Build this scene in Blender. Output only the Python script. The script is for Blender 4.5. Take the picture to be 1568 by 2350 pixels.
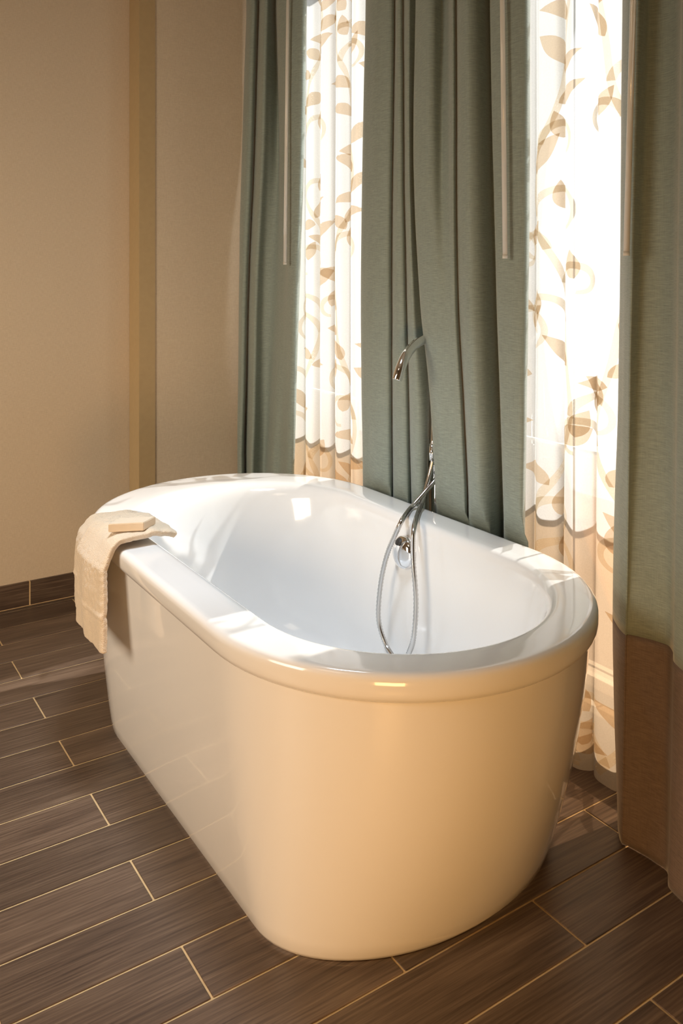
import bpy, bmesh, math, random
from mathutils import Vector, noise

random.seed(7)
for o in list(bpy.data.objects):
    bpy.data.objects.remove(o, do_unlink=True)
scene = bpy.context.scene
COL = scene.collection
S = 1.3                       # metres per layout unit (the eye stands one unit above the floor)

# ------------------------------------------------------------------ camera
cam_d = bpy.data.cameras.new('camera')
cam = bpy.data.objects.new('camera', cam_d)
COL.objects.link(cam)
cam.location = (0, 0, 1.0 * S)
cam.rotation_euler = (math.radians(90), 0, math.radians(-33.335))
cam_d.sensor_fit = 'HORIZONTAL'
cam_d.sensor_width = 36
cam_d.lens = 1967.94 / 1568 * 36
cam_d.shift_y = -(1175 - 615.66) / 1568
cam_d.clip_start = 0.02
scene.camera = cam

# ------------------------------------------------------------------ sky, sun, lamps, added fills, exposure
world = bpy.data.worlds.new('sky')
scene.world = world
world.use_nodes = True
wn = world.node_tree.nodes
wn['Background'].inputs[0].default_value = (0.93, 0.96, 1.0, 1)
wn['Background'].inputs[1].default_value = 1.4

def light(name, kind, loc, aim, energy, color, size=None):
    d = bpy.data.lights.new(name, kind)
    d.energy = energy
    d.color = color
    o = bpy.data.objects.new(name, d)
    COL.objects.link(o)
    o.location = Vector(loc) * S
    o.rotation_euler = (Vector(aim) - Vector(loc)).to_track_quat('-Z', 'Y').to_euler()
    if kind == 'AREA':
        d.size = size
    elif kind == 'SUN':
        d.angle = math.radians(0.7)
    else:
        d.shadow_soft_size = size
    return o

light('sun', 'SUN', (3, 1.55, 2.9), (0.5, 1.56, 2.9 - 2.5 * math.tan(math.radians(42))), 8.5, (1.0, 0.96, 0.90))
light('warm_fill', 'AREA', (0.05, 0.12, 0.30), (0.80, 1.02, 0.20), 7.2, (1.0, 0.53, 0.18), 0.4)  # added low warm fill for the glow on the tub front, no fixture
light('ceiling_lamp', 'AREA', (-0.35, 0.9, 2.02), (-0.35, 0.9, 0), 1.5, (1.0, 0.82, 0.60), 0.6)
sd = light('side_fill', 'AREA', (-1.35, 1.25, 1.15), (0.95, 2.25, 0.20), 11.3, (1.0, 0.83, 0.63), 1.1)  # added fill for drapes and far wall, no window on this side
sd.data.spread = math.radians(100)
dl = light('bath_fill_spot', 'SPOT', (0.70, 1.55, 2.10), (0.80, 1.55, 0), 110, (0.80, 0.90, 1.0), 0.22)  # added overhead fill to brighten basin and rim, no fixture built
dl.data.spot_size = math.radians(52)
dl.data.spot_blend = 0.9

vs = scene.view_settings
vs.view_transform = 'Standard'
vs.look = 'None'
vs.gamma = 1
vs.use_curve_mapping = False
vs.exposure = 0.84

# ------------------------------------------------------------------ materials
def lin(r, g, b):
    f = lambda c: (c / 255 / 12.92) if c / 255 <= 0.04045 else ((c / 255 + 0.055) / 1.055) ** 2.4
    return (f(r), f(g), f(b), 1)

def new_mat(name):
    m = bpy.data.materials.new(name)
    m.use_nodes = True
    nt = m.node_tree
    return m, nt, nt.nodes['Principled BSDF'], nt.nodes['Material Output']

def N(nt, kind, **kw):
    n = nt.nodes.new(kind)
    for k, v in kw.items():
        if k in n.inputs:
            n.inputs[k].default_value = v
        else:
            setattr(n, k, v)
    return n

def coords(nt, scale=(1, 1, 1), out='Object'):
    tc = N(nt, 'ShaderNodeTexCoord')
    mp = N(nt, 'ShaderNodeMapping')
    mp.inputs['Scale'].default_value = scale
    nt.links.new(tc.outputs[out], mp.inputs['Vector'])
    return mp

def ramp(nt, stops):
    r = N(nt, 'ShaderNodeValToRGB')
    el = r.color_ramp.elements
    while len(el) < len(stops):
        el.new(0.5)
    for e, (p, c) in zip(el, stops):
        e.position = p
        e.color = c
    return r

def bump(nt, bsdf, height, strength, dist):
    b = N(nt, 'ShaderNodeBump')
    b.inputs['Strength'].default_value = strength
    b.inputs['Distance'].default_value = dist
    nt.links.new(height, b.inputs['Height'])
    nt.links.new(b.outputs['Normal'], bsdf.inputs['Normal'])

def mat_plain(name, col, rough=0.5, metal=0.0, coat=0.0, noise_amt=0.0, nscale=40):
    m, nt, p, out = new_mat(name)
    p.inputs['Roughness'].default_value = rough
    p.inputs['Metallic'].default_value = metal
    p.inputs['Coat Weight'].default_value = coat
    p.inputs['Coat Roughness'].default_value = 0.04
    if noise_amt:
        mp = coords(nt)
        n = N(nt, 'ShaderNodeTexNoise', Scale=nscale, Detail=4.0)
        nt.links.new(mp.outputs[0], n.inputs['Vector'])
        a = tuple(c * (1 - noise_amt) for c in col[:3]) + (1,)
        b = tuple(min(1, c * (1 + noise_amt)) for c in col[:3]) + (1,)
        r = ramp(nt, [(0.3, a), (0.7, b)])
        nt.links.new(n.outputs['Fac'], r.inputs[0])
        nt.links.new(r.outputs[0], p.inputs['Base Color'])
    else:
        p.inputs['Base Color'].default_value = col
    return m

# bath enamel
M_TUB = mat_plain('white_acrylic', (0.86, 0.855, 0.85, 1), 0.12, 0, 0.7)
M_TUB.node_tree.nodes['Principled BSDF'].inputs['IOR'].default_value = 1.45
M_CHROME = mat_plain('polished_chrome', (0.86, 0.86, 0.87, 1), 0.06, 1.0)
M_HOSE = mat_plain('ribbed_steel', (0.62, 0.61, 0.60, 1), 0.2, 1.0)
M_DARKMETAL = mat_plain('dark_gap', (0.05, 0.045, 0.04, 1), 0.5, 0.0)
M_WHITE = mat_plain('white_paint', (0.72, 0.72, 0.70, 1), 0.45, noise_amt=0.02)
M_CEIL = mat_plain('ceiling_paint', (0.72, 0.68, 0.60, 1), 0.9, noise_amt=0.02)
M_GROUT = mat_plain('cream_grout', lin(224, 196, 150), 0.85, noise_amt=0.10, nscale=60)
M_SOAP = mat_plain('cream_soap_carton', lin(226, 208, 184), 0.55, noise_amt=0.02)
M_PAVE = mat_plain('tan_paving', lin(150, 114, 76), 0.8, noise_amt=0.08, nscale=9)
M_TRIM = mat_plain('tan_corner_trim', lin(186, 162, 122), 0.5, noise_amt=0.03)

# woven wall covering
def mat_wall():
    m, nt, p, out = new_mat('woven_wall_covering')
    mp = coords(nt, (1, 1, 1))
    big = N(nt, 'ShaderNodeTexNoise', Scale=2.5, Detail=2.0)
    nt.links.new(mp.outputs[0], big.inputs['Vector'])
    mv = coords(nt, (500, 500, 60))
    v = N(nt, 'ShaderNodeTexNoise', Scale=1.0, Detail=2.0)
    nt.links.new(mv.outputs[0], v.inputs['Vector'])
    mh = coords(nt, (60, 60, 500))
    h = N(nt, 'ShaderNodeTexNoise', Scale=1.0, Detail=2.0)
    nt.links.new(mh.outputs[0], h.inputs['Vector'])
    add = N(nt, 'ShaderNodeMath', operation='ADD')
    nt.links.new(v.outputs['Fac'], add.inputs[0])
    nt.links.new(h.outputs['Fac'], add.inputs[1])
    r2 = ramp(nt, [(0.35, lin(207, 190, 166)), (0.65, lin(220, 204, 181))])
    half = N(nt, 'ShaderNodeMath', operation='MULTIPLY')
    half.inputs[1].default_value = 0.5
    nt.links.new(add.outputs[0], half.inputs[0])
    nt.links.new(half.outputs[0], r2.inputs[0])
    nt.links.new(r2.outputs[0], p.inputs['Base Color'])
    p.inputs['Roughness'].default_value = 0.85
    bump(nt, p, add.outputs[0], 0.25, 0.0008)
    return m
M_WALL = mat_wall()

# wood-look porcelain plank
def mat_tile():
    m, nt, p, out = new_mat('wood_look_porcelain')
    oi = N(nt, 'ShaderNodeObjectInfo')
    tc = N(nt, 'ShaderNodeTexCoord')
    off = N(nt, 'ShaderNodeVectorMath', operation='SCALE')
    comb = N(nt, 'ShaderNodeCombineXYZ')
    nt.links.new(oi.outputs['Random'], comb.inputs[0])
    nt.links.new(oi.outputs['Random'], comb.inputs[1])
    nt.links.new(oi.outputs['Random'], comb.inputs[2])
    nt.links.new(comb.outputs[0], off.inputs[0])
    off.inputs['Scale'].default_value = 37.0
    add = N(nt, 'ShaderNodeVectorMath', operation='ADD')
    nt.links.new(tc.outputs['Object'], add.inputs[0])
    nt.links.new(off.outputs[0], add.inputs[1])
    def layer(scale, detail):
        mp = N(nt, 'ShaderNodeMapping')
        mp.inputs['Scale'].default_value = scale
        nt.links.new(add.outputs[0], mp.inputs['Vector'])
        n = N(nt, 'ShaderNodeTexNoise', Scale=1.0, Detail=detail, Roughness=0.6)
        nt.links.new(mp.outputs[0], n.inputs['Vector'])
        return n.outputs['Fac']
    broad = layer((1.6, 16, 16), 3.0)
    fine = layer((6, 190, 190), 5.0)
    mix = N(nt, 'ShaderNodeMath', operation='MULTIPLY_ADD')
    nt.links.new(fine, mix.inputs[0])
    mix.inputs[1].default_value = 0.66
    half = N(nt, 'ShaderNodeMath', operation='MULTIPLY')
    half.inputs[1].default_value = 0.40
    nt.links.new(broad, half.inputs[0])
    nt.links.new(half.outputs[0], mix.inputs[2])
    r = ramp(nt, [(0.34, lin(56, 44, 38)), (0.50, lin(88, 72, 61)), (0.60, lin(104, 87, 74)), (0.72, lin(126, 108, 92))])
    nt.links.new(mix.outputs[0], r.inputs[0])
    hsv = N(nt, 'ShaderNodeHueSaturation')
    mr = N(nt, 'ShaderNodeMapRange')
    mr.inputs['To Min'].default_value = 0.82
    mr.inputs['To Max'].default_value = 1.15
    nt.links.new(oi.outputs['Random'], mr.inputs['Value'])
    nt.links.new(mr.outputs[0], hsv.inputs['Value'])
    nt.links.new(r.outputs[0], hsv.inputs['Color'])
    nt.links.new(hsv.outputs[0], p.inputs['Base Color'])
    p.inputs['Roughness'].default_value = 0.38
    bump(nt, p, fine, 0.25, 0.0012)
    return m
M_TILE = mat_tile()

def mat_fabric(name, c0, c1, sheen=0.5, rough=0.7):
    m, nt, p, out = new_mat(name)
    mp = coords(nt, (40, 40, 700))
    n = N(nt, 'ShaderNodeTexNoise', Scale=1.0, Detail=3.0, Roughness=0.65)
    nt.links.new(mp.outputs[0], n.inputs['Vector'])
    mv = coords(nt, (900, 900, 30))
    v = N(nt, 'ShaderNodeTexNoise', Scale=1.0, Detail=1.0)
    nt.links.new(mv.outputs[0], v.inputs['Vector'])
    add = N(nt, 'ShaderNodeMath', operation='MULTIPLY_ADD')
    nt.links.new(v.outputs['Fac'], add.inputs[0])
    add.inputs[1].default_value = 0.3
    nt.links.new(n.outputs['Fac'], add.inputs[2])
    r = ramp(nt, [(0.45, c0), (0.85, c1)])
    nt.links.new(add.outputs[0], r.inputs[0])
    nt.links.new(r.outputs[0], p.inputs['Base Color'])
    p.inputs['Roughness'].default_value = rough
    p.inputs['Sheen Weight'].default_value = sheen
    p.inputs['Sheen Roughness'].default_value = 0.4
    p.inputs['Specular IOR Level'].default_value = 0.35
    bump(nt, p, add.outputs[0], 0.2, 0.0006)
    return m
M_DRAPE = mat_fabric('sage_grey_drapery', lin(124, 137, 131), lin(154, 166, 159), 0.35)
M_BAND = mat_fabric('brown_hem_band', lin(104, 90, 82), lin(132, 115, 105), 0.2)

def mat_towel():
    m, nt, p, out = new_mat('cream_terry')
    p.inputs['Base Color'].default_value = lin(222, 203, 178)
    p.inputs['Roughness'].default_value = 0.95
    p.inputs['Sheen Weight'].default_value = 0.4
    mp = coords(nt)
    n = N(nt, 'ShaderNodeTexNoise', Scale=380.0, Detail=2.0)
    nt.links.new(mp.outputs[0], n.inputs['Vector'])
    bump(nt, p, n.outputs['Fac'], 0.8, 0.003)
    return m
M_TOWEL = mat_towel()

def mat_sheer(name, tint, clear, grain, glow=0.62):
    m, nt, p, out = new_mat(name)
    nt.nodes.remove(p)
    tr = N(nt, 'ShaderNodeBsdfTransparent', Color=tint)
    soft = tuple(c * glow for c in tint[:3]) + (1,)
    tl = N(nt, 'ShaderNodeBsdfTranslucent', Color=soft)
    df = N(nt, 'ShaderNodeBsdfDiffuse', Color=tint)
    mp = coords(nt, (260, 260, 260))
    n = N(nt, 'ShaderNodeTexNoise', Scale=1.0, Detail=1.0)
    nt.links.new(mp.outputs[0], n.inputs['Vector'])
    mr = N(nt, 'ShaderNodeMapRange')
    mr.inputs['To Min'].default_value = clear - grain
    mr.inputs['To Max'].default_value = clear + grain
    nt.links.new(n.outputs['Fac'], mr.inputs['Value'])
    m1 = N(nt, 'ShaderNodeMixShader')
    m1.inputs[0].default_value = 0.3
    nt.links.new(tl.outputs[0], m1.inputs[1])
    nt.links.new(df.outputs[0], m1.inputs[2])
    m2 = N(nt, 'ShaderNodeMixShader')
    nt.links.new(mr.outputs[0], m2.inputs[0])
    nt.links.new(m1.outputs[0], m2.inputs[1])
    nt.links.new(tr.outputs[0], m2.inputs[2])
    nt.links.new(m2.outputs[0], out.inputs['Surface'])
    return m
M_SHEER = mat_sheer('white_sheer_voile', (0.95, 0.93, 0.90, 1), 0.36, 0.05)
M_LEAF = mat_sheer('tan_leaf_print', (0.80, 0.67, 0.52, 1), 0.42, 0.05)
M_VINE = mat_sheer('pale_tan_vine_print', (0.89, 0.81, 0.69, 1), 0.42, 0.05)

def mat_glass(name, tint, gloss):
    m, nt, p, out = new_mat(name)
    nt.nodes.remove(p)
    tr = N(nt, 'ShaderNodeBsdfTransparent', Color=tint)
    gl = N(nt, 'ShaderNodeBsdfGlossy', Roughness=0.03)
    fr = N(nt, 'ShaderNodeFresnel', IOR=1.45)
    mx = N(nt, 'ShaderNodeMixShader')
    mul = N(nt, 'ShaderNodeMath', operation='MULTIPLY')
    mul.inputs[1].default_value = gloss
    nt.links.new(fr.outputs[0], mul.inputs[0])
    nt.links.new(mul.outputs[0], mx.inputs[0])
    nt.links.new(tr.outputs[0], mx.inputs[1])
    nt.links.new(gl.outputs[0], mx.inputs[2])
    nt.links.new(mx.outputs[0], out.inputs['Surface'])
    return m
M_GLASS = mat_glass('window_glass', (0.97, 0.98, 0.98, 1), 1.0)

M_ADDED_AMBER = mat_glass('added_amber_tint', (0.62, 0.44, 0.28, 1), 1.0)  # invented tint for the lower panes, makes the foot of the sheers glow tan

def mat_acrylic():
    m, nt, p, out = new_mat('clear_acrylic')
    p.inputs['Base Color'].default_value = (0.96, 0.95, 0.90, 1)
    p.inputs['Roughness'].default_value = 0.12
    p.inputs['IOR'].default_value = 1.49
    p.inputs['Transmission Weight'].default_value = 0.35
    return m
M_ACRYLIC = mat_acrylic()

# ------------------------------------------------------------------ helpers (layout units in, metres out)
def tag(o, label=None, cat=None, group=None, kind=None):
    if label: o['label'] = label
    if cat: o['category'] = cat
    if group: o['group'] = group
    if kind: o['kind'] = kind
    return o

def empty(name, loc):
    o = bpy.data.objects.new(name, None)
    COL.objects.link(o)
    o.location = Vector(loc) * S
    o.empty_display_size = 0.05
    return o

def mesh(name, verts, faces, mat, parent=None, smooth=True, origin=None):
    """verts in layout world units; origin (layout units) becomes the object's location"""
    if origin is None:
        origin = Vector((0, 0, 0))
    origin = Vector(origin)
    me = bpy.data.meshes.new(name)
    me.from_pydata([tuple((Vector(v) - origin) * S) for v in verts], [], faces)
    me.update()
    me.materials.append(mat)
    if smooth:
        me.polygons.foreach_set('use_smooth', [True] * len(me.polygons))
    o = bpy.data.objects.new(name, me)
    COL.objects.link(o)
    o.location = origin * S
    if parent:
        par(o, parent)
    return o

def par(o, parent):
    o.parent = parent
    pl = Vector((0, 0, 0))
    p = parent
    while p:
        pl += p.location
        p = p.parent
    o.location = o.location - pl

def fix_normals(o):
    bm = bmesh.new()
    bm.from_mesh(o.data)
    bmesh.ops.recalc_face_normals(bm, faces=bm.faces)
    bm.to_mesh(o.data)
    bm.free()

BOXF = [(0, 3, 2, 1), (4, 5, 6, 7), (0, 1, 5, 4), (1, 2, 6, 5), (2, 3, 7, 6), (3, 0, 4, 7)]
def box_v(x0, x1, y0, y1, z0, z1):
    return [(x0, y0, z0), (x1, y0, z0), (x1, y1, z0), (x0, y1, z0), (x0, y0, z1), (x1, y0, z1), (x1, y1, z1), (x0, y1, z1)]

def box(name, b, mat, parent=None, bevel=0.0, origin=None):
    o = mesh(name, box_v(*b), BOXF, mat, parent, smooth=False,
             origin=origin if origin is not None else ((b[0] + b[1]) / 2, (b[2] + b[3]) / 2, b[4]))
    if bevel:
        bm = bmesh.new()
        bm.from_mesh(o.data)
        bmesh.ops.bevel(bm, geom=bm.edges[:], offset=bevel * S, segments=2, affect='EDGES', profile=0.6)
        bm.to_mesh(o.data)
        bm.free()
    return o

def boxes(name, bs, mat, parent=None):
    v, f = [], []
    for b in bs:
        k = len(v)
        v += box_v(*b)
        f += [tuple(i + k for i in q) for q in BOXF]
    b = bs[0]
    return mesh(name, v, f, mat, parent, smooth=False, origin=((b[0] + b[1]) / 2, (b[2] + b[3]) / 2, b[4]))

def catmull(pts, per):
    out = []
    n = len(pts)
    for i in range(n - 1):
        p0 = pts[max(i - 1, 0)]; p1 = pts[i]; p2 = pts[i + 1]; p3 = pts[min(i + 2, n - 1)]
        for k in range(per):
            t = k / per
            out.append(tuple(0.5 * (2 * b + (c - a) * t + (2 * a - 5 * b + 4 * c - d) * t * t + (3 * b - a - 3 * c + d) * t ** 3)
                             for a, b, c, d in zip(p0, p1, p2, p3)))
    out.append(tuple(pts[-1]))
    return out

def tube(name, pts, rad, mat, parent=None, seg=16, per=8, smooth_path=True, caps=True, origin=None, ribs=None):
    path = [Vector(p) for p in (catmull(pts, per) if smooth_path else pts)]
    n = len(path)
    verts, faces = [], []
    up = None
    for i, p in enumerate(path):
        t = (path[min(i + 1, n - 1)] - path[max(i - 1, 0)]).normalized()
        if up is None:
            up = t.orthogonal().normalized()
        up = (up - t * up.dot(t)).normalized()
        b = t.cross(up)
        r = rad(i / (n - 1)) if callable(rad) else rad
        if ribs:
            r = r * (1 + ribs * (1 if i % 2 else -1))
        for k in range(seg):
            a = 2 * math.pi * k / seg
            verts.append(p + (up * math.cos(a) + b * math.sin(a)) * r)
    for i in range(n - 1):
        for k in range(seg):
            k2 = (k + 1) % seg
            faces.append((i * seg + k, i * seg + k2, (i + 1) * seg + k2, (i + 1) * seg + k))
    if caps:
        faces.append(tuple(range(seg))[::-1])
        faces.append(tuple((n - 1) * seg + k for k in range(seg)))
    o = mesh(name, verts, faces, mat, parent, True, origin if origin is not None else path[0])
    return o

def lathe(name, prof, axis_o, axis_d, mat, parent=None, seg=40):
    """prof: (radius, height along axis)"""
    ad = Vector(axis_d).normalized()
    u = ad.orthogonal().normalized()
    w = ad.cross(u)
    c = Vector(axis_o)
    verts, faces = [], []
    for r, h in prof:
        for k in range(seg):
            a = 2 * math.pi * k / seg
            verts.append(c + ad * h + (u * math.cos(a) + w * math.sin(a)) * max(r, 1e-5))
    for i in range(len(prof) - 1):
        for k in range(seg):
            k2 = (k + 1) % seg
            faces.append((i * seg + k, i * seg + k2, (i + 1) * seg + k2, (i + 1) * seg + k))
    faces.append(tuple(range(seg))[::-1])
    faces.append(tuple((len(prof) - 1) * seg + k for k in range(seg)))
    o = mesh(name, verts, faces, mat, parent, True, c)
    fix_normals(o)
    return o

# ------------------------------------------------------------------ room shell
X0, XW, Y0, YB, ZC = -1.6, 1.42, -1.35, 2.64, 2.12     # left wall, window wall, wall behind the camera, far wall, ceiling
XJ, YJ = 0.935, 2.555                                  # the far wall steps forward here
TW = 0.1097                                            # plank width incl. joint
TL = 0.5                                               # plank length incl. joint
GR = 0.0034                                            # joint width

floor = box('floor', (X0 - .1, XW + .12, Y0 - .1, YB + .1, -0.06, -0.0016), M_GROUT)
tag(floor, 'dark wood-look plank tile floor with cream grout joints', 'floor', kind='structure')
tile_cache = {}
def plank(name, x0, x1, y0, y1, z0, z1, parent):
    key = (round(x1 - x0, 4), round(y1 - y0, 4), round(z1 - z0, 4))
    org = Vector(((x0 + x1) / 2, (y0 + y1) / 2, z0))
    if key in tile_cache:
        o = bpy.data.objects.new(name, tile_cache[key])
        COL.objects.link(o)
        o.location = org * S
        par(o, parent)
        return o
    o = mesh(name, box_v(x0, x1, y0, y1, z0, z1), BOXF, M_TILE, parent, False, org)
    bm = bmesh.new()
    bm.from_mesh(o.data)
    bmesh.ops.bevel(bm, geom=bm.edges[:], offset=0.0012, segments=1, affect='EDGES')
    bm.to_mesh(o.data)
    bm.free()
    tile_cache[key] = o.data
    return o
k0 = int(math.floor((Y0 - 0.749) / TW))
k = k0
while True:
    ya = 0.749 + TW * k
    yb = ya + TW
    if ya >= YB - 0.005:
        break
    xs = (0.498 if k % 2 else 0.2455) - TL * 6
    while xs < XW:
        a, b = max(xs, X0), min(xs + TL, XW)
        c, d = max(ya, Y0), min(yb, YB)
        if b - a > 0.02 and d - c > 0.01:
            plank('floor_tile', a + GR / 2, b - GR / 2, c + GR / 2, d - GR / 2, -0.0015, 0.0, floor)
        xs += TL
    k += 1

w = box('wall_left', (X0 - .1, X0, Y0 - .1, YB + .1, 0, ZC), M_WALL); tag(w, 'beige woven wall left of the bath', 'wall', kind='structure')
w = box('wall_front', (X0, XW, Y0 - .1, Y0, 0, ZC), M_WALL); tag(w, 'beige woven wall behind the viewer', 'wall', kind='structure')
w = box('ceiling', (X0 - .1, XW + .12, Y0 - .1, YB + .1, ZC, ZC + .06), M_CEIL); tag(w, 'pale plain ceiling', 'ceiling', kind='structure')
# far wall, with the step forward
v = [(X0, YB), (XJ, YB), (XJ, YJ), (XW, YJ), (XW, YB + .1), (X0, YB + .1)]
vv = [(x, y, 0) for x, y in v] + [(x, y, ZC) for x, y in v]
n6 = 6
ff = [(i, (i + 1) % n6, (i + 1) % n6 + n6, i + n6) for i in range(n6)] + [tuple(range(n6))[::-1], tuple(range(n6, 2 * n6))]
w = mesh('wall_back', vv, ff, M_WALL, None, False, (0, YB, 0))
fix_normals(w)
tag(w, 'beige woven far wall with a stepped corner', 'wall', kind='structure')
# corner trim wrapping the step
TT = 0.004
v = [(XJ - TT, YB - .002), (XJ - TT, YJ - TT), (XJ + .048, YJ - TT), (XJ + .048, YJ), (XJ, YJ), (XJ, YB - .002)]
vv = [(x, y, 0) for x, y in v] + [(x, y, ZC - .001) for x, y in v]
w = mesh('trim_1', vv, ff, M_TRIM, None, False, (XJ, YJ, 0))
fix_normals(w)
tag(w, 'tan corner trim strip running up the step in the far wall', 'trim', kind='structure')

# window wall: built as piers round two openings
W1 = (1.86, 2.47); W2 = (0.86, 1.50); ZS, ZH = 0.10, 1.97
WT = 0.12
ww = boxes('wall_right', [(XW, XW + WT, Y0, W2[0], 0, ZC), (XW, XW + WT, W2[1], W1[0], 0, ZC), (XW, XW + WT, W1[1], YJ, 0, ZC),
                          (XW, XW + WT, W2[0], W2[1], 0, ZS), (XW, XW + WT, W1[0], W1[1], 0, ZS),
                          (XW, XW + WT, W2[0], W2[1], ZH, ZC), (XW, XW + WT, W1[0], W1[1], ZH, ZC)], M_WALL)
tag(ww, 'beige window wall behind the curtains', 'wall', kind='structure')
for num, (a, b) in enumerate((W1, W2), 1):
    g = empty('window_%d' % num, (XW + .06, (a + b) / 2, ZS))
    tag(g, ('white framed window behind the sheer curtain nearest the far wall', 'white framed window behind the sheer curtain nearest the viewer')[num - 1], 'window', kind='structure')
    fx0, fx1, ft = XW + .045, XW + .08, .022
    for nm, bb in (('frame_jamb', (fx0, fx1, a, a + ft, ZS, ZH)), ('frame_jamb', (fx0, fx1, b - ft, b, ZS, ZH)),
                   ('frame_rail', (fx0, fx1, a + ft, b - ft, ZS, ZS + ft)), ('frame_rail', (fx0, fx1, a + ft, b - ft, ZH - ft, ZH))):
        box(nm, bb, M_WHITE, g, 0.0015)
    zs = [ZS + ft, 0.60, ZH - ft]
    ym = (a + b) / 2
    mw = .003
    box('muntin', (fx0 + .013, fx1 - .013, ym - mw, ym + mw, ZS + ft, ZH - ft), M_WHITE, g)
    for z in zs[1:-1]:
        for (c, d) in ((a + ft, ym - mw), (ym + mw, b - ft)):
            box('muntin', (fx0 + .013, fx1 - .013, c, d, z - mw, z + mw), M_WHITE, g)
    for i in range(2):
        z0 = zs[i] + (mw if i else 0); z1 = zs[i + 1] - (mw if i < 1 else 0)
        for (c, d) in ((a + ft, ym - mw), (ym + mw, b - ft)):
            xg = (fx0 + fx1) / 2
            mesh('pane', [(xg, c, z0), (xg, d, z0), (xg, d, z1), (xg, c, z1)], [(0, 1, 2, 3)], M_GLASS if i else M_ADDED_AMBER, g, False, (xg, (c + d) / 2, z0))
    box('window_sill', (XW - .018, fx0, a - .02, b + .02, ZS - .016, ZS), M_WHITE, g, 0.002)

# unseen, added to glow tan through the sheers: terrace outside the windows
ter = box('added_terrace', (XW + WT, 3.05, Y0 - 1.0, YB + 1.6, -0.12, -0.02), M_PAVE)
tag(ter, 'unseen tan terrace outside the windows', 'added_terrace', kind='structure')

# tile baseboards
def baseboard(name, runs, label):
    """runs: (axis, fixed coordinate of the wall face, start, end, first joint, outward sign)"""
    H, D = 0.072, 0.0075
    bs = []
    for ax, c, s, e, j, sg in runs:
        lo, hi = (c, c + sg * (D - .0008)) if sg > 0 else (c + sg * (D - .0008), c)
        bs.append((s, e, lo, hi, 0, H - .001) if ax == 'x' else (lo, hi, s, e, 0, H - .001))
    base = boxes(name, bs, M_GROUT)
    tag(base, label, 'baseboard', kind='structure')
    for ax, c, s, e, j, sg in runs:
        lo, hi = (c, c + sg * D) if sg > 0 else (c + sg * D, c)
        p = j - TL * math.ceil((j - s) / TL)
        while p < e:
            a, b = max(p, s) + GR / 2, min(p + TL, e) - GR / 2
            if b - a > .012:
                if ax == 'x':
                    plank('baseboard_tile', a, b, lo, hi, 0.0015, H, base)
                else:
                    box('baseboard_tile', (lo, hi, a, b, 0.0015, H), M_TILE, base)
            p += TL
baseboard('baseboard_back', [('x', YB, X0, XJ - TT - .001, 0.625, -1), ('x', YJ, XJ + .049, XW, 1.2, -1)], 'dark plank tile baseboard along the far wall')
baseboard('baseboard_right', [('y', XW, Y0, YJ - .009, 0.3, -1)], 'dark plank tile baseboard along the window wall')

# ------------------------------------------------------------------ bathtub
NA, NS = 40, 16
def ring(xl, xr, yf, yb, z, df=None, db=None):
    """rounded plan outline: straight sides, elliptical ends"""
    cx, r = (xl + xr) / 2, (xr - xl) / 2
    df = r if df is None else df
    db = r if db is None else db
    out = []
    for i in range(NA):                       # front end, left to right
        a = math.pi + math.pi * i / NA
        out.append((cx + r * math.cos(a), yf + df + df * math.sin(a), z))
    for i in range(NS):                       # right side, front to back
        out.append((xr, (yf + df) + (yb - db - yf - df) * i / NS, z))
    for i in range(NA):
        a = math.pi * i / NA
        out.append((cx + r * math.cos(a), yb - db + db * math.sin(a), z))
    for i in range(NS):
        out.append((xl, (yb - db) + (yf + df - yb + db) * i / NS, z))
    return out
def loft(name, rings, mat, parent, cap_last=False, cap_first=False, origin=None):
    v, f = [], []
    n = len(rings[0])
    for r in rings:
        v += r
    for i in range(len(rings) - 1):
        for k in range(n):
            k2 = (k + 1) % n
            f.append((i * n + k, i * n + k2, (i + 1) * n + k2, (i + 1) * n + k))
    if cap_last:
        c = len(v)
        last = rings[-1]
        v.append(tuple(sum(p[j] for p in last) / n for j in range(3)))
        for k in range(n):
            f.append(((len(rings) - 1) * n + k, (len(rings) - 1) * n + (k + 1) % n, c))
    if cap_first:
        f.append(tuple(range(n)))
    o = mesh(name, v, f, mat, parent, True, origin)
    return o
TX0, TX1, TY0, TY1 = 0.561, 1.258, 0.868, 2.132
TCX = (TX0 + TX1) / 2
tub = empty('bathtub', (TCX, 1.5, 0))
tag(tub, 'white freestanding oval bathtub with a wide rolled rim beside the curtains', 'bathtub')
# skirt: base ring to the ring under the lip
base = (0.599, 1.168, 0.968, 2.028, 0.178, 0.26)
topr = (TX0 + .013, TX1 - .013, TY0 + .013, TY1 - .013, 0.335, 0.335)
rs = []
for t, e in ((0, 0), (0.012, .0), (0.03, .03), (.08, .13), (.15, .25), (.25, .40), (.4, .60), (.55, .75), (.7, .87), (.85, .955), (1.0, 1.0)):
    q = [a + (b - a) * e for a, b in zip(base, topr)]
    z = 0.409 * t
    ins = 0.008 * (1 - min(1, t / .03)) ** 2
    rs.append(ring(q[0] + ins, q[1] - ins, q[2] + ins, q[3] - ins, z + 0.001, q[4], q[5]))
loft('skirt', rs, M_TUB, tub, cap_first=True, origin=(TCX, 1.5, 0))
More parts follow.
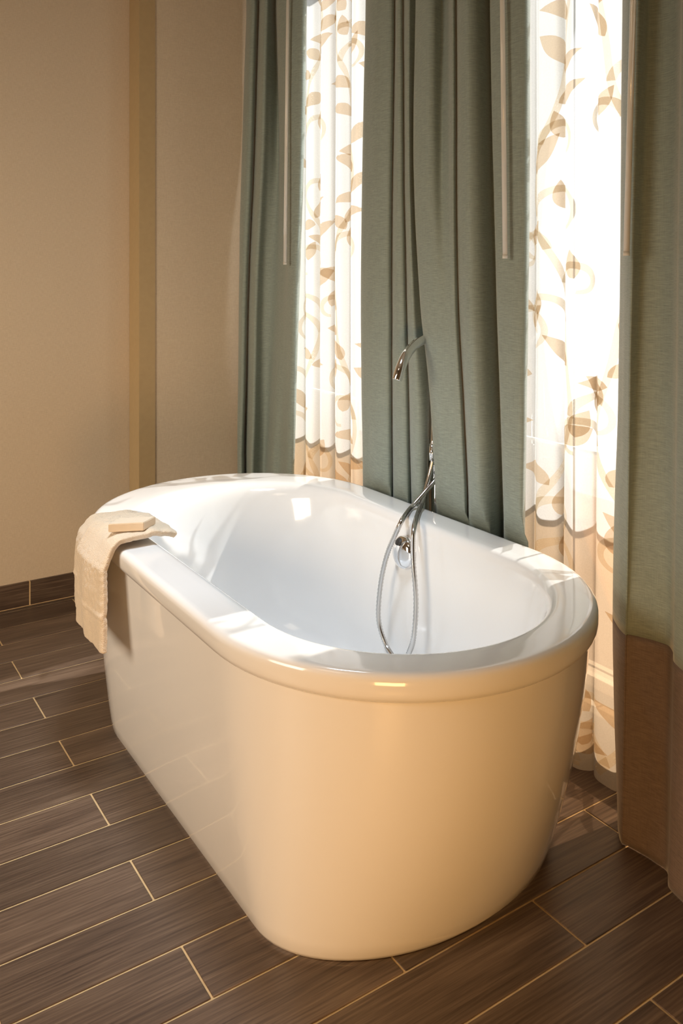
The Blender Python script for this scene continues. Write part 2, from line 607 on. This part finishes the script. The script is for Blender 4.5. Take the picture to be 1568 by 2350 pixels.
# rim and basin in one moulded shell: (side, front, back inset, height)
prof = [(.020, .020, .020, .4055), (.012, .012, .012, .4035), (.006, .006, .006, .4045), (.002, .002, .002, .4090), (.0003, .0003, .0003, .4150), (0, 0, 0, .4220), (0.0002, 0.0002, 0.0002, .4300), (.0010, .0010, .0010, .4360),
        (.0030, .0030, .0030, .4400), (.0062, .0062, .0062, .4430), (.0105, .0105, .0105, .4446), (.016, .016, .016, .4450), (.030, .030, .030, .4450),
        (.055, .048, .075, .4450), (.070, .060, .100, .4449), (.077, .066, .112, .4440), (.0825, .071, .122, .4415), (.0865, .075, .131, .4375), (.0895, .079, .139, .4315), (.0918, .082, .146, .4235),
        (.0935, .085, .152, .4130), (.0955, .089, .159, .3980), (.101, .100, .175, .3550), (.108, .114, .194, .3000), (.116, .130, .215, .2300), (.125, .148, .240, .1600),
        (.136, .168, .265, .1200), (.156, .195, .295, .0950), (.185, .230, .330, .0850), (.24, .30, .40, .082)]
rs = []
for s_, f_, b_, z in prof:
    rs.append(ring(TX0 + s_, TX1 - s_, TY0 + f_, TY1 - b_, z))
basin = loft('basin', rs, M_TUB, tub, cap_last=True, origin=(TCX, 1.5, 0))
tag(basin, 'glossy white basin with a broad rim')
# overflow cover on the inner wall by the curtains
ov = (1.1570, 1.5030, 0.374)
nd = Vector((-1, 0, 0.10)).normalized()
oc = lathe('overflow_cover', [(.036, -.004), (.036, .005), (.0335, .0105), (.026, .016), (.013, .0195), (.001, .0205)], ov, nd, M_CHROME, tub)
tag(oc, 'round chrome overflow cover')
lathe('overflow_slot', [(.009, 0), (.009, .0022), (.001, .0026)], Vector(ov) + nd * .0145 + Vector((0, 0.004, .0225)), (nd + Vector((0, 0, .75))).normalized(), M_DARKMETAL, oc, 20)

# ------------------------------------------------------------------ floor-standing tub filler behind the right-hand centre curtain
fil = empty('tub_filler', (1.328, 1.603, 0))
tag(fil, 'chrome floor-standing tub filler with gooseneck spout reaching out between the curtains', 'tub filler')
lathe('floor_flange', [(.030, 0), (.030, .004), (.026, .008), (.014, .012)], (1.328, 1.603, 0), (0, 0, 1), M_CHROME, fil)
tube('column', [(1.328, 1.603, 0), (1.328, 1.603, .74)], .0118, M_CHROME, fil, 24, 1, False)
tube('spout', [(1.328, 1.603, .738), (1.326, 1.602, .78), (1.318, 1.598, .812), (1.300, 1.5895, .8285), (1.275, 1.5800, .8320), (1.2450, 1.5672, .8280), (1.2150, 1.5535, .8180),
               (1.1830, 1.5350, .8020), (1.1600, 1.5240, .7770), (1.1500, 1.5246, .7518)], .0112, M_CHROME, fil, 28, 8)
lathe('mixer_body', [(.0165, 0), (.0175, .004), (.0175, .05), (.0165, .054)], (1.328, 1.603, .49), (0, 0, 1), M_CHROME, fil)
hs = tube('hand_shower', [(1.2985, 1.5755, .700), (1.2950, 1.5740, .60), (1.2915, 1.5725, .585)], .0058, M_CHROME, fil, 18, 6)
tag(hs, 'slim chrome hand shower')
tube('hose_connector', [(1.2915, 1.5725, .586), (1.2880, 1.5690, .5475)], .0082, M_CHROME, hs, 20, 1, False)
tube('shower_holder', [(1.322, 1.598, .63), (1.297, 1.5752, .63)], .006, M_CHROME, fil, 16, 1, False)
hose_pts = [
    (1.2850, 1.5645, 0.5475),
    (1.2750, 1.5652, 0.5108),
    (1.2500, 1.5567, 0.4654),
    (1.2150, 1.5273, 0.4505),
    (1.1650, 1.4751, 0.4506),
    (1.1370, 1.4471, 0.4415),
    (1.1270, 1.4374, 0.4179),
    (1.1200, 1.4270, 0.3806),
    (1.1120, 1.4080, 0.3058),
    (1.1020, 1.4026, 0.2374),
    (1.1000, 1.4161, 0.1985),
    (1.0950, 1.4365, 0.1610),
    (1.1000, 1.4753, 0.1707),
    (1.1040, 1.5044, 0.1834),
    (1.1060, 1.5330, 0.2281),
    (1.1120, 1.5332, 0.3036),
    (1.1180, 1.5186, 0.3691),
    (1.1260, 1.5022, 0.4131),
    (1.1380, 1.4913, 0.4481),
    (1.1800, 1.5271, 0.4501),
    (1.2160, 1.5557, 0.4516),
    (1.2550, 1.5565, 0.4799),
    (1.2900, 1.5562, 0.5076),
    (1.322, 1.598, 0.5120)]
ho = tube('hose', hose_pts, .0052, M_HOSE, fil, 14, 18, True, True, None, 0.11)
tag(ho, 'ribbed chrome hose looping over the rim into the bath')

# ------------------------------------------------------------------ curtains
def lerp_levels(levels, z, per):
    """levels: list of (z, dense plan points) from high to low; smooth interpolation"""
    zs = [l[0] for l in levels]
    if z >= zs[0]:
        return levels[0][1]
    if z <= zs[-1]:
        return levels[-1][1]
    for i in range(len(zs) - 1):
        if zs[i] >= z >= zs[i + 1]:
            t = (zs[i] - z) / (zs[i] - zs[i + 1])
            A = levels[max(i - 1, 0)][1]; B = levels[i][1]; C = levels[i + 1][1]; D = levels[min(i + 2, len(zs) - 1)][1]
            h0 = zs[max(i - 1, 0)] - zs[i + 1]; h1 = zs[i] - zs[min(i + 2, len(zs) - 1)]; hh = zs[i] - zs[i + 1]
            out = []
            for a, b, c, d in zip(A, B, C, D):
                r = []
                for j in (0, 1):
                    m0 = (c[j] - a[j]) / h0 * hh
                    m1 = (d[j] - b[j]) / h1 * hh
                    t2, t3 = t * t, t ** 3
                    r.append((2 * t3 - 3 * t2 + 1) * b[j] + (t3 - 2 * t2 + t) * m0 + (-2 * t3 + 3 * t2) * c[j] + (t3 - t2) * m1)
                out.append(tuple(r))
            return out
def drape(label, levels, behind_tub, wand=None, seed=0, group=None, BAND=0.366):
    lv = [(z, catmull(p, 7)) for z, p in levels]
    mid = lv[-1][1][len(lv[-1][1]) // 2]
    org = (mid[0], mid[1], 0)
    g = empty('curtain', org)
    tag(g, label, 'curtain', group)
    def sheet(name, z0, z1, nz, mat, push=0.0):
        v, f = [], []
        npt = len(lv[0][1])
        for i in range(nz + 1):
            z = z0 + (z1 - z0) * i / nz
            for k, (x, y) in enumerate(lerp_levels(lv, z, 7)):
                wob = noise.noise(Vector((y * 14 + seed, z * 2.2, x * 9))) * .0035 + noise.noise(Vector((y * 40 + seed, z * 7, 3))) * .0010
                x2 = x + wob + push
                if behind_tub:
                    lim = 1.2665 + .016 * max(0.0, min(1.0, (.478 - z) / .04)) ** 2 if z < .478 else 1.2665 - min(1.0, (z - .478) / .07) * .03
                    if x2 < lim:
                        x2 = lim + (x2 - lim) * .06 if z > .478 else lim + (x2 - lim) * .25 * max(0, 1 - (.478 - z) / .02)
                v.append((x2, y, z))
        for i in range(nz):
            for k in range(npt - 1):
                f.append((i * npt + k, i * npt + k + 1, (i + 1) * npt + k + 1, (i + 1) * npt + k))
        o = mesh(name, v, f, mat, g, True, org)
        md = o.modifiers.new('thickness', 'SOLIDIFY')
        md.thickness = 0.0022
        md.offset = 0
        return o
    sheet('fabric', BAND, 2.06, 90, M_DRAPE)
    tag(sheet('hem_band', 0.0015, BAND - .0003, 26, M_BAND), 'brown contrast band at the foot')
    if wand:
        a, b, d = Vector(wand[0]), Vector(wand[1]), None
        wd = tube('wand', [a, b], .0052, M_ACRYLIC, g, 16, 1, False)
        tag(wd, 'clear acrylic draw wand')
        tube('wand_hook', [a, a + Vector((.012, 0, .012)), a + Vector((.02, 0, .03))], .0022, M_WHITE, wd, 8, 4)
        tube('wand_tip', [b + Vector((0, 0, .004)), b - Vector((0, 0, .003))], .0058, M_ACRYLIC, wd, 16, 1, False)
    return g
LEFT_DRAPE = [
    (1.830, [(1.3000, 2.5467), (1.2800, 2.5013), (1.2680, 2.4445), (1.2800, 2.4405), (1.3100, 2.4825), (1.2850, 2.4233), (1.2680, 2.3567), (1.2900, 2.3632), (1.3300, 2.4017), (1.2750, 2.2942), (1.2620, 2.2099), (1.2660, 2.1357), (1.2900, 2.1463), (1.3150, 2.1929)]),
    (1.400, [(1.2850, 2.5520), (1.2700, 2.5159), (1.2620, 2.4662), (1.2750, 2.4610), (1.3000, 2.4939), (1.2850, 2.4530), (1.2640, 2.3721), (1.2900, 2.3746), (1.3250, 2.3757), (1.2850, 2.2903), (1.2640, 2.2004), (1.2660, 2.1456), (1.2900, 2.1587), (1.3150, 2.2056)]),
    (1.020, [(1.2660, 2.5364), (1.2600, 2.5181), (1.2560, 2.4820), (1.2680, 2.4779), (1.2900, 2.5084), (1.2800, 2.4767), (1.2620, 2.4033), (1.2920, 2.4129), (1.3150, 2.3803), (1.2970, 2.2927), (1.2720, 2.2169), (1.2660, 2.1656), (1.2900, 2.1812), (1.3150, 2.2287)]),
    (0.400, [(1.2580, 2.5331), (1.2540, 2.5218), (1.2520, 2.5021), (1.2620, 2.5032), (1.2850, 2.5362), (1.2800, 2.5138), (1.2580, 2.4312), (1.2900, 2.4446), (1.3080, 2.4310), (1.2860, 2.3446), (1.2960, 2.3127), (1.2740, 2.2256), (1.2900, 2.2196), (1.3150, 2.2679)]),
]
CENTRE_FAR = [
    (2.050, [(1.3150, 1.8744), (1.2880, 1.8319), (1.2700, 1.7677), (1.2720, 1.7214), (1.2850, 1.7144), (1.3120, 1.7449), (1.2880, 1.7075), (1.2740, 1.6815), (1.2800, 1.6767), (1.2960, 1.6913), (1.2830, 1.6673), (1.2720, 1.6390), (1.2920, 1.6478), (1.3250, 1.6434)]),
    (1.620, [(1.3150, 1.8825), (1.2880, 1.8399), (1.2700, 1.7740), (1.2720, 1.7260), (1.2850, 1.7180), (1.3120, 1.7485), (1.2880, 1.7111), (1.2740, 1.6836), (1.2800, 1.6774), (1.2960, 1.6913), (1.2830, 1.6673), (1.2720, 1.6375), (1.2920, 1.6444), (1.3250, 1.6400)]),
    (1.250, [(1.3150, 1.8948), (1.2880, 1.8518), (1.2700, 1.7841), (1.2720, 1.7343), (1.2850, 1.7253), (1.3120, 1.7559), (1.2880, 1.7184), (1.2740, 1.6865), (1.2800, 1.6760), (1.2960, 1.6878), (1.2830, 1.6639), (1.2720, 1.6379), (1.2920, 1.6495), (1.3250, 1.6450)]),
    (0.920, [(1.3150, 1.9009), (1.2880, 1.8579), (1.2700, 1.7892), (1.2720, 1.7384), (1.2850, 1.7289), (1.3120, 1.7596), (1.2880, 1.7220), (1.2740, 1.6836), (1.2800, 1.6669), (1.2960, 1.6755), (1.2830, 1.6517), (1.2720, 1.6207), (1.2920, 1.6258), (1.3250, 1.6316)]),
    (0.700, [(1.3150, 1.8989), (1.2880, 1.8559), (1.2700, 1.7879), (1.2720, 1.7379), (1.2850, 1.7289), (1.3120, 1.7596), (1.2880, 1.7220), (1.2740, 1.6815), (1.2800, 1.6627), (1.2960, 1.6702), (1.2830, 1.6466), (1.2720, 1.6074), (1.2920, 1.6024), (1.3250, 1.6215)]),
    (0.500, [(1.3150, 1.8927), (1.2880, 1.8498), (1.2700, 1.7829), (1.2720, 1.7338), (1.2850, 1.7253), (1.3120, 1.7559), (1.2880, 1.7184), (1.2740, 1.6766), (1.2800, 1.6565), (1.2960, 1.6633), (1.2830, 1.6397), (1.2720, 1.6000), (1.2920, 1.5942), (1.3250, 1.6265)]),
    (0.400, [(1.3150, 1.8907), (1.2880, 1.8478), (1.2700, 1.7809), (1.2720, 1.7319), (1.2850, 1.7234), (1.3120, 1.7541), (1.2880, 1.7166), (1.2740, 1.6741), (1.2800, 1.6534), (1.2960, 1.6598), (1.2830, 1.6363), (1.2720, 1.5974), (1.2920, 1.5926), (1.3250, 1.6265)]),
]
CENTRE_NEAR = [
    (2.050, [(1.3100, 1.6518), (1.2850, 1.6253), (1.2660, 1.5980), (1.2580, 1.5546), (1.2720, 1.5432), (1.3100, 1.5603), (1.3000, 1.5273), (1.2680, 1.4762), (1.2850, 1.4855), (1.3100, 1.5113), (1.2750, 1.4665), (1.2580, 1.4228), (1.2700, 1.4082), (1.2980, 1.4113), (1.3350, 1.4289), (1.3300, 1.4152), (1.2780, 1.3626), (1.2620, 1.3402), (1.2560, 1.2851), (1.2600, 1.2432), (1.2850, 1.2508), (1.3150, 1.2825)]),
    (1.620, [(1.3100, 1.6535), (1.2850, 1.6270), (1.2660, 1.5996), (1.2580, 1.5550), (1.2700, 1.5402), (1.3020, 1.5493), (1.2940, 1.5181), (1.2680, 1.4737), (1.2850, 1.4825), (1.3100, 1.5083), (1.2750, 1.4635), (1.2580, 1.4199), (1.2700, 1.4054), (1.2980, 1.4085), (1.3350, 1.4261), (1.3300, 1.4124), (1.2780, 1.3599), (1.2620, 1.3376), (1.2560, 1.2843), (1.2600, 1.2439), (1.2850, 1.2521), (1.3150, 1.2838)]),
    (1.250, [(1.3100, 1.6604), (1.2850, 1.6338), (1.2660, 1.6063), (1.2580, 1.5594), (1.2670, 1.5393), (1.2900, 1.5362), (1.2850, 1.5076), (1.2680, 1.4729), (1.2850, 1.4810), (1.3100, 1.5068), (1.2750, 1.4621), (1.2580, 1.4167), (1.2700, 1.4005), (1.2980, 1.4018), (1.3350, 1.4180), (1.3300, 1.4041), (1.2780, 1.3519), (1.2620, 1.3297), (1.2560, 1.2813), (1.2600, 1.2449), (1.2850, 1.2545), (1.3150, 1.2863)]),
    (0.920, [(1.3100, 1.6348), (1.2850, 1.6086), (1.2660, 1.5816), (1.2580, 1.5391), (1.2610, 1.5150), (1.2660, 1.4937), (1.2670, 1.4748), (1.2680, 1.4627), (1.2850, 1.4721), (1.3100, 1.4977), (1.2750, 1.4533), (1.2580, 1.4072), (1.2700, 1.3901), (1.2980, 1.3904), (1.3350, 1.4057), (1.3300, 1.3917), (1.2780, 1.3399), (1.2620, 1.3179), (1.2560, 1.2768), (1.2600, 1.2463), (1.2850, 1.2581), (1.3150, 1.2900)]),
    (0.720, [(1.3100, 1.6015), (1.2850, 1.5758), (1.2660, 1.5493), (1.2580, 1.5122), (1.2600, 1.4907), (1.2620, 1.4697), (1.2640, 1.4547), (1.2680, 1.4479), (1.2850, 1.4588), (1.3100, 1.4842), (1.2750, 1.4402), (1.2580, 1.3953), (1.2700, 1.3791), (1.2980, 1.3801), (1.3350, 1.3959), (1.3300, 1.3821), (1.2780, 1.3307), (1.2620, 1.3089), (1.2560, 1.2742), (1.2600, 1.2492), (1.2850, 1.2630), (1.3150, 1.2950)]),
    (0.500, [(1.3100, 1.5771), (1.2850, 1.5518), (1.2660, 1.5257), (1.2580, 1.4916), (1.2600, 1.4723), (1.2620, 1.4533), (1.2640, 1.4399), (1.2680, 1.4340), (1.2850, 1.4457), (1.3100, 1.4709), (1.2750, 1.4273), (1.2580, 1.3835), (1.2700, 1.3682), (1.2980, 1.3700), (1.3350, 1.3862), (1.3300, 1.3727), (1.2780, 1.3216), (1.2620, 1.2999), (1.2560, 1.2716), (1.2600, 1.2520), (1.2850, 1.2680), (1.3150, 1.3001)]),
    (0.400, [(1.3100, 1.5707), (1.2850, 1.5455), (1.2660, 1.5195), (1.2580, 1.4866), (1.2600, 1.4683), (1.2620, 1.4503), (1.2640, 1.4376), (1.2680, 1.4321), (1.2850, 1.4442), (1.3100, 1.4694), (1.2750, 1.4258), (1.2580, 1.3821), (1.2700, 1.3668), (1.2980, 1.3686), (1.3350, 1.3848), (1.3300, 1.3713), (1.2780, 1.3203), (1.2620, 1.2987), (1.2560, 1.2721), (1.2600, 1.2539), (1.2850, 1.2704), (1.3150, 1.3026)]),
]
NEAR_DRAPE = [
    (1.466, [(1.3150, 1.0427), (1.3000, 1.0347), (1.2750, 1.0139), (1.2500, 0.9847), (1.2320, 0.9560), (1.2240, 0.9401), (1.2360, 0.9404), (1.2550, 0.9433), (1.2660, 0.9252), (1.2620, 0.8968), (1.2400, 0.8689), (1.2050, 0.8388), (1.195, 0.800), (1.250, 0.740), (1.262, 0.700), (1.200, 0.640), (1.205, 0.600), (1.260, 0.540), (1.200, 0.460), (1.260, 0.400)]),
    (0.785, [(1.3150, 1.0496), (1.3000, 1.0426), (1.2750, 1.0225), (1.2500, 0.9940), (1.2320, 0.9696), (1.2260, 0.9595), (1.2340, 0.9612), (1.2500, 0.9573), (1.2620, 0.9309), (1.2580, 0.9040), (1.2380, 0.8781), (1.2050, 0.8483), (1.195, 0.800), (1.250, 0.740), (1.262, 0.700), (1.200, 0.640), (1.205, 0.600), (1.260, 0.540), (1.200, 0.460), (1.260, 0.400)]),
    (0.368, [(1.3050, 1.0515), (1.2900, 1.0463), (1.2700, 1.0311), (1.2480, 1.0037), (1.2320, 0.9797), (1.2260, 0.9685), (1.2300, 0.9689), (1.2380, 0.9553), (1.2480, 0.9249), (1.2500, 0.9008), (1.2320, 0.8779), (1.2030, 0.8540), (1.195, 0.800), (1.250, 0.740), (1.262, 0.700), (1.200, 0.640), (1.205, 0.600), (1.260, 0.540), (1.200, 0.460), (1.260, 0.400)]),
    (0.000, [(1.2850, 1.0199), (1.2700, 1.0156), (1.2550, 1.0084), (1.2400, 0.9935), (1.2300, 0.9818), (1.2270, 0.9757), (1.2280, 0.9728), (1.2310, 0.9517), (1.2350, 0.9196), (1.2360, 0.8965), (1.2250, 0.8811), (1.1980, 0.8585), (1.195, 0.800), (1.250, 0.740), (1.262, 0.700), (1.200, 0.640), (1.205, 0.600), (1.260, 0.540), (1.200, 0.460), (1.260, 0.400)]),
]
drape('sage grey drape hanging in the far corner beside the beige wall', LEFT_DRAPE, False, ((1.243, 2.1684, 2.03), (1.243, 2.1914, 1.0136)), 1.0, 'sage grey drapes', 0.30)
drape('sage grey drape between the far sheer and the spout, without a wand', CENTRE_FAR, True, None, 4.0, 'sage grey drapes')
drape('sage grey drape just right of the spout, covering the filler column', CENTRE_NEAR, True, ((1.236, 1.2890, 2.03), (1.236, 1.2736, 1.0227)), 7.0, 'sage grey drapes')
drape('dark sage drape nearest the viewer, with a brown band down to the floor', NEAR_DRAPE, False, ((1.205, 0.918, 2.03), (1.205, 0.951, 1.0242)), 9.0, 'sage grey drapes')

# ceiling track the panels hang from
tr = empty('curtain_track', (1.288, 1.45, 2.062))
tag(tr, 'white curtain track along the ceiling above the panels', 'curtain track')
box('track_rail', (1.272, 1.304, 0.38, 2.54, 2.062, ZC - .001), M_WHITE, tr, 0.002)

# ------------------------------------------------------------------ sheers with printed vines
def sheer(label, y0, y1, seed, amp=.012):
    ph = seed * 1.7
    def F(y, z, off=0.0):
        a = 2 * math.pi * y / .082 + ph + .35 * math.sin(z * 2.1 + seed)
        b = 2 * math.pi * y / .031 + ph * 2 + .5 * math.sin(z * 1.3 + seed * 2)
        gather = 1.0 - .25 * z / 2
        x = 1.347 + amp * gather * math.sin(a) + .0015 * math.sin(b) - .012 * max(0, .35 - z) - off
        return (x, y + .013 * gather * math.sin(a + 1.25), z)
    org = (1.347, (y0 + y1) / 2, 0)
    g = empty('sheer_curtain', org)
    tag(g, label, 'sheer curtain', 'sheer curtains over the windows')
    ny, nz = 150, 60
    v = [F(y0 + (y1 - y0) * k / ny, .003 + 2.055 * i / nz) for i in range(nz + 1) for k in range(ny + 1)]
    f = [(i * (ny + 1) + k, i * (ny + 1) + k + 1, (i + 1) * (ny + 1) + k + 1, (i + 1) * (ny + 1) + k) for i in range(nz) for k in range(ny)]
    mesh('voile', v, f, M_SHEER, g, True, org)
    rnd = random.Random(seed)
    cl = lambda y: min(max(y, y0 + .004), y1 - .004)
    def leaf(cy, cz, ang, L, Wd, bend):
        nl, nw = 12, 6
        V_, F_ = [], []
        for i in range(nl + 1):
            t = i / nl
            wdt = Wd * (math.sin(math.pi * t ** .8) ** .9 if 0 < t < 1 else 0.02)
            a = ang + bend * (t - .5)
            sy = cy + L * t * math.cos(a); sz = cz + L * t * math.sin(a)
            for j in range(nw + 1):
                o = (j / nw - .5) * wdt
                V_.append(F(cl(sy - o * math.sin(a)), min(max(sz + o * math.cos(a), .01), 2.04), .0012))
        for i in range(nl):
            for j in range(nw):
                q = i * (nw + 1) + j
                F_.append((q, q + 1, q + nw + 2, q + nw + 1))
        mesh('leaf_print', V_, F_, M_LEAF, g, True, V_[3])
    def ribbon(pts, w0, w1):
        V_, F_ = [], []
        n = len(pts)
        for i, p in enumerate(pts):
            a = pts[max(i - 1, 0)]; b = pts[min(i + 1, n - 1)]
            d = Vector((b[0] - a[0], b[1] - a[1])).normalized()
            wd = w0 + (w1 - w0) * i / (n - 1)
            for j in (-1, -.33, .33, 1):
                V_.append(F(cl(p[0] - d.y * j * wd / 2), min(max(p[1] + d.x * j * wd / 2, .01), 2.04), .0006))
        for i in range(n - 1):
            for j in range(3):
                q = i * 4 + j
                F_.append((q, q + 1, q + 5, q + 4))
        mesh('vine_print', V_, F_, M_VINE, g, True, V_[1])
    for s in range(int((y1 - y0) / .17) + 1):
        cy = y0 + .06 + s * .17
        p0 = rnd.random() * 6
        stem = []
        for i in range(200):
            z = .02 + i * 2.0 / 200
            stem.append((cy + .05 * math.sin(z * 8 + p0) + .012 * math.sin(z * 19 + p0), z))
        ribbon(stem, .013, .013)
        z = .04
        while z < 1.98:
            i = min(199, int((z - .02) / 2.0 * 200))
            bx, bz = stem[i]
            sd = rnd.choice((-1, 1))
            if rnd.random() < .6:
                leaf(bx, bz, math.pi / 2 + sd * rnd.uniform(.35, 1.25), rnd.uniform(.065, .10), rnd.uniform(.030, .044), sd * rnd.uniform(.1, .8))
                if rnd.random() < .5:
                    leaf(bx, bz - .02, math.pi / 2 - sd * rnd.uniform(.5, 1.6), rnd.uniform(.05, .08), rnd.uniform(.026, .036), -sd * rnd.uniform(.1, .8))
            else:
                R = rnd.uniform(.045, .07)
                curl = []
                for q in range(40):
                    th = q / 39 * 4.6
                    rr = R * (1 - .62 * q / 39)
                    curl.append((bx + sd * (R - rr * math.cos(th)), bz + rr * math.sin(th)))
                ribbon(curl, .017, .008)
                leaf(bx + sd * R, bz + R * .2, math.pi / 2 + rnd.uniform(-.6, .6), .06, .034, .3)
            z += rnd.uniform(.06, .095)
sheer('white sheer curtain with tan leaf vines between the far drape and the centre drapes', 1.80, 2.30, 3)
sheer('white sheer curtain with tan leaf vines between the centre drapes and the near drape', 0.84, 1.36, 5)

# ------------------------------------------------------------------ hand towel over the rim, soap carton on it
tw = empty('hand_towel', (0.57, 1.74, 0.27))
tag(tw, 'cream terry hand towel hanging folded over the rim of the bathtub', 'towel')
def rim_shift(y):
    yc = TY1 - (TX1 - TX0) / 2
    r = (TX1 - TX0) / 2
    if y <= yc:
        return 0.0
    return r - math.sqrt(max(r * r - (y - yc) ** 2, 0))
def towel_layer(name, top, bot, zb, out, inn, th, seed):
    path = [(inn + .012, .4430), (inn, .4475)] + [(.640, .4510), (.605, .4515), (.578, .4510), (.563, .4480), (.5535, .4380), (.5500, .4200), (.5490, .40), (.5485, .37), (.5480, .34), (.5475, .31), (.547, zb)]
    path = catmull(path, 10)
    nu, nv = len(path), 60
    v, f = [], []
    for i, (x, z) in enumerate(path):
        hang = max(0.0, min(1.0, (.45 - z) / (.45 - zb)))
        over = 1 if z > .44 and x > .565 else 0
        for j in range(nv + 1):
            t = j / nv
            y = (top[0] + (bot[0] - top[0]) * hang) * (1 - t) + (top[1] + (bot[1] - top[1]) * hang) * t
            pleat = math.sin(t * 5.2 + seed - z * 9) * .0042 * min(1, hang * 2) + noise.noise(Vector((y * 22, z * 12, seed))) * .006 * min(1, .25 + hang)
            lump = max(0, noise.noise(Vector((x * 34, y * 34, seed * 3)))) * .005
            fuzz = noise.noise(Vector((x * 160, y * 160, z * 160))) * .0013
            edge = min(t, 1 - t) / .06
            rnd_ = .006 * (1 - max(0, 1 - edge) ** 2) if edge < 1 else .006
            sh = rim_shift(y)
            if hang > 0.08:
                hem = .0030 * math.exp(-((z - (zb + .064)) / .0030) ** 2) + fuzz
                v.append((x + sh - out * min(1, hang * 5) - (pleat + .006) - hem - rnd_ * .6, y + pleat * .6, z))
            else:
                v.append((x + sh - out * min(1, hang * 5), y, z + out * .75 + lump * (1 - hang * 5) + rnd_ * .5 + fuzz))
    for i in range(nu - 1):
        for j in range(nv):
            a = i * (nv + 1) + j
            f.append((a, a + 1, a + nv + 2, a + nv + 1))
    o = mesh(name, v, f, M_TOWEL, tw, True, (0.57, 1.74, 0.27))
    fix_normals(o)
    md = o.modifiers.new('thickness', 'SOLIDIFY')
    md.thickness = th * S
    md.offset = 0
    sb = o.modifiers.new('soft', 'SUBSURF')
    sb.levels = 1
    sb.render_levels = 1
    return o
towel_layer('back_fold', (1.685, 1.872), (1.672, 1.880), .286, .004, .655, .0075, 1.0)
towel_layer('front_fold', (1.645, 1.800), (1.610, 1.806), .266, .016, .668, .0125, 2.3)

SQ = [(.5486, 1.6785), (.6121, 1.6507), (.6480, 1.6785), (.5845, 1.7063)]
soap = mesh('soap_carton', [(x, y, .4750) for x, y in SQ] + [(x, y, .4915) for x, y in SQ], BOXF, M_SOAP, None, False, (.598, 1.679, .4750))
bm = bmesh.new()
bm.from_mesh(soap.data)
bmesh.ops.bevel(bm, geom=bm.edges[:], offset=0.0016, segments=2, affect='EDGES')
bm.to_mesh(soap.data)
bm.free()
tag(soap, 'flat cream soap carton lying on the towel on the bathtub rim', 'soap carton')
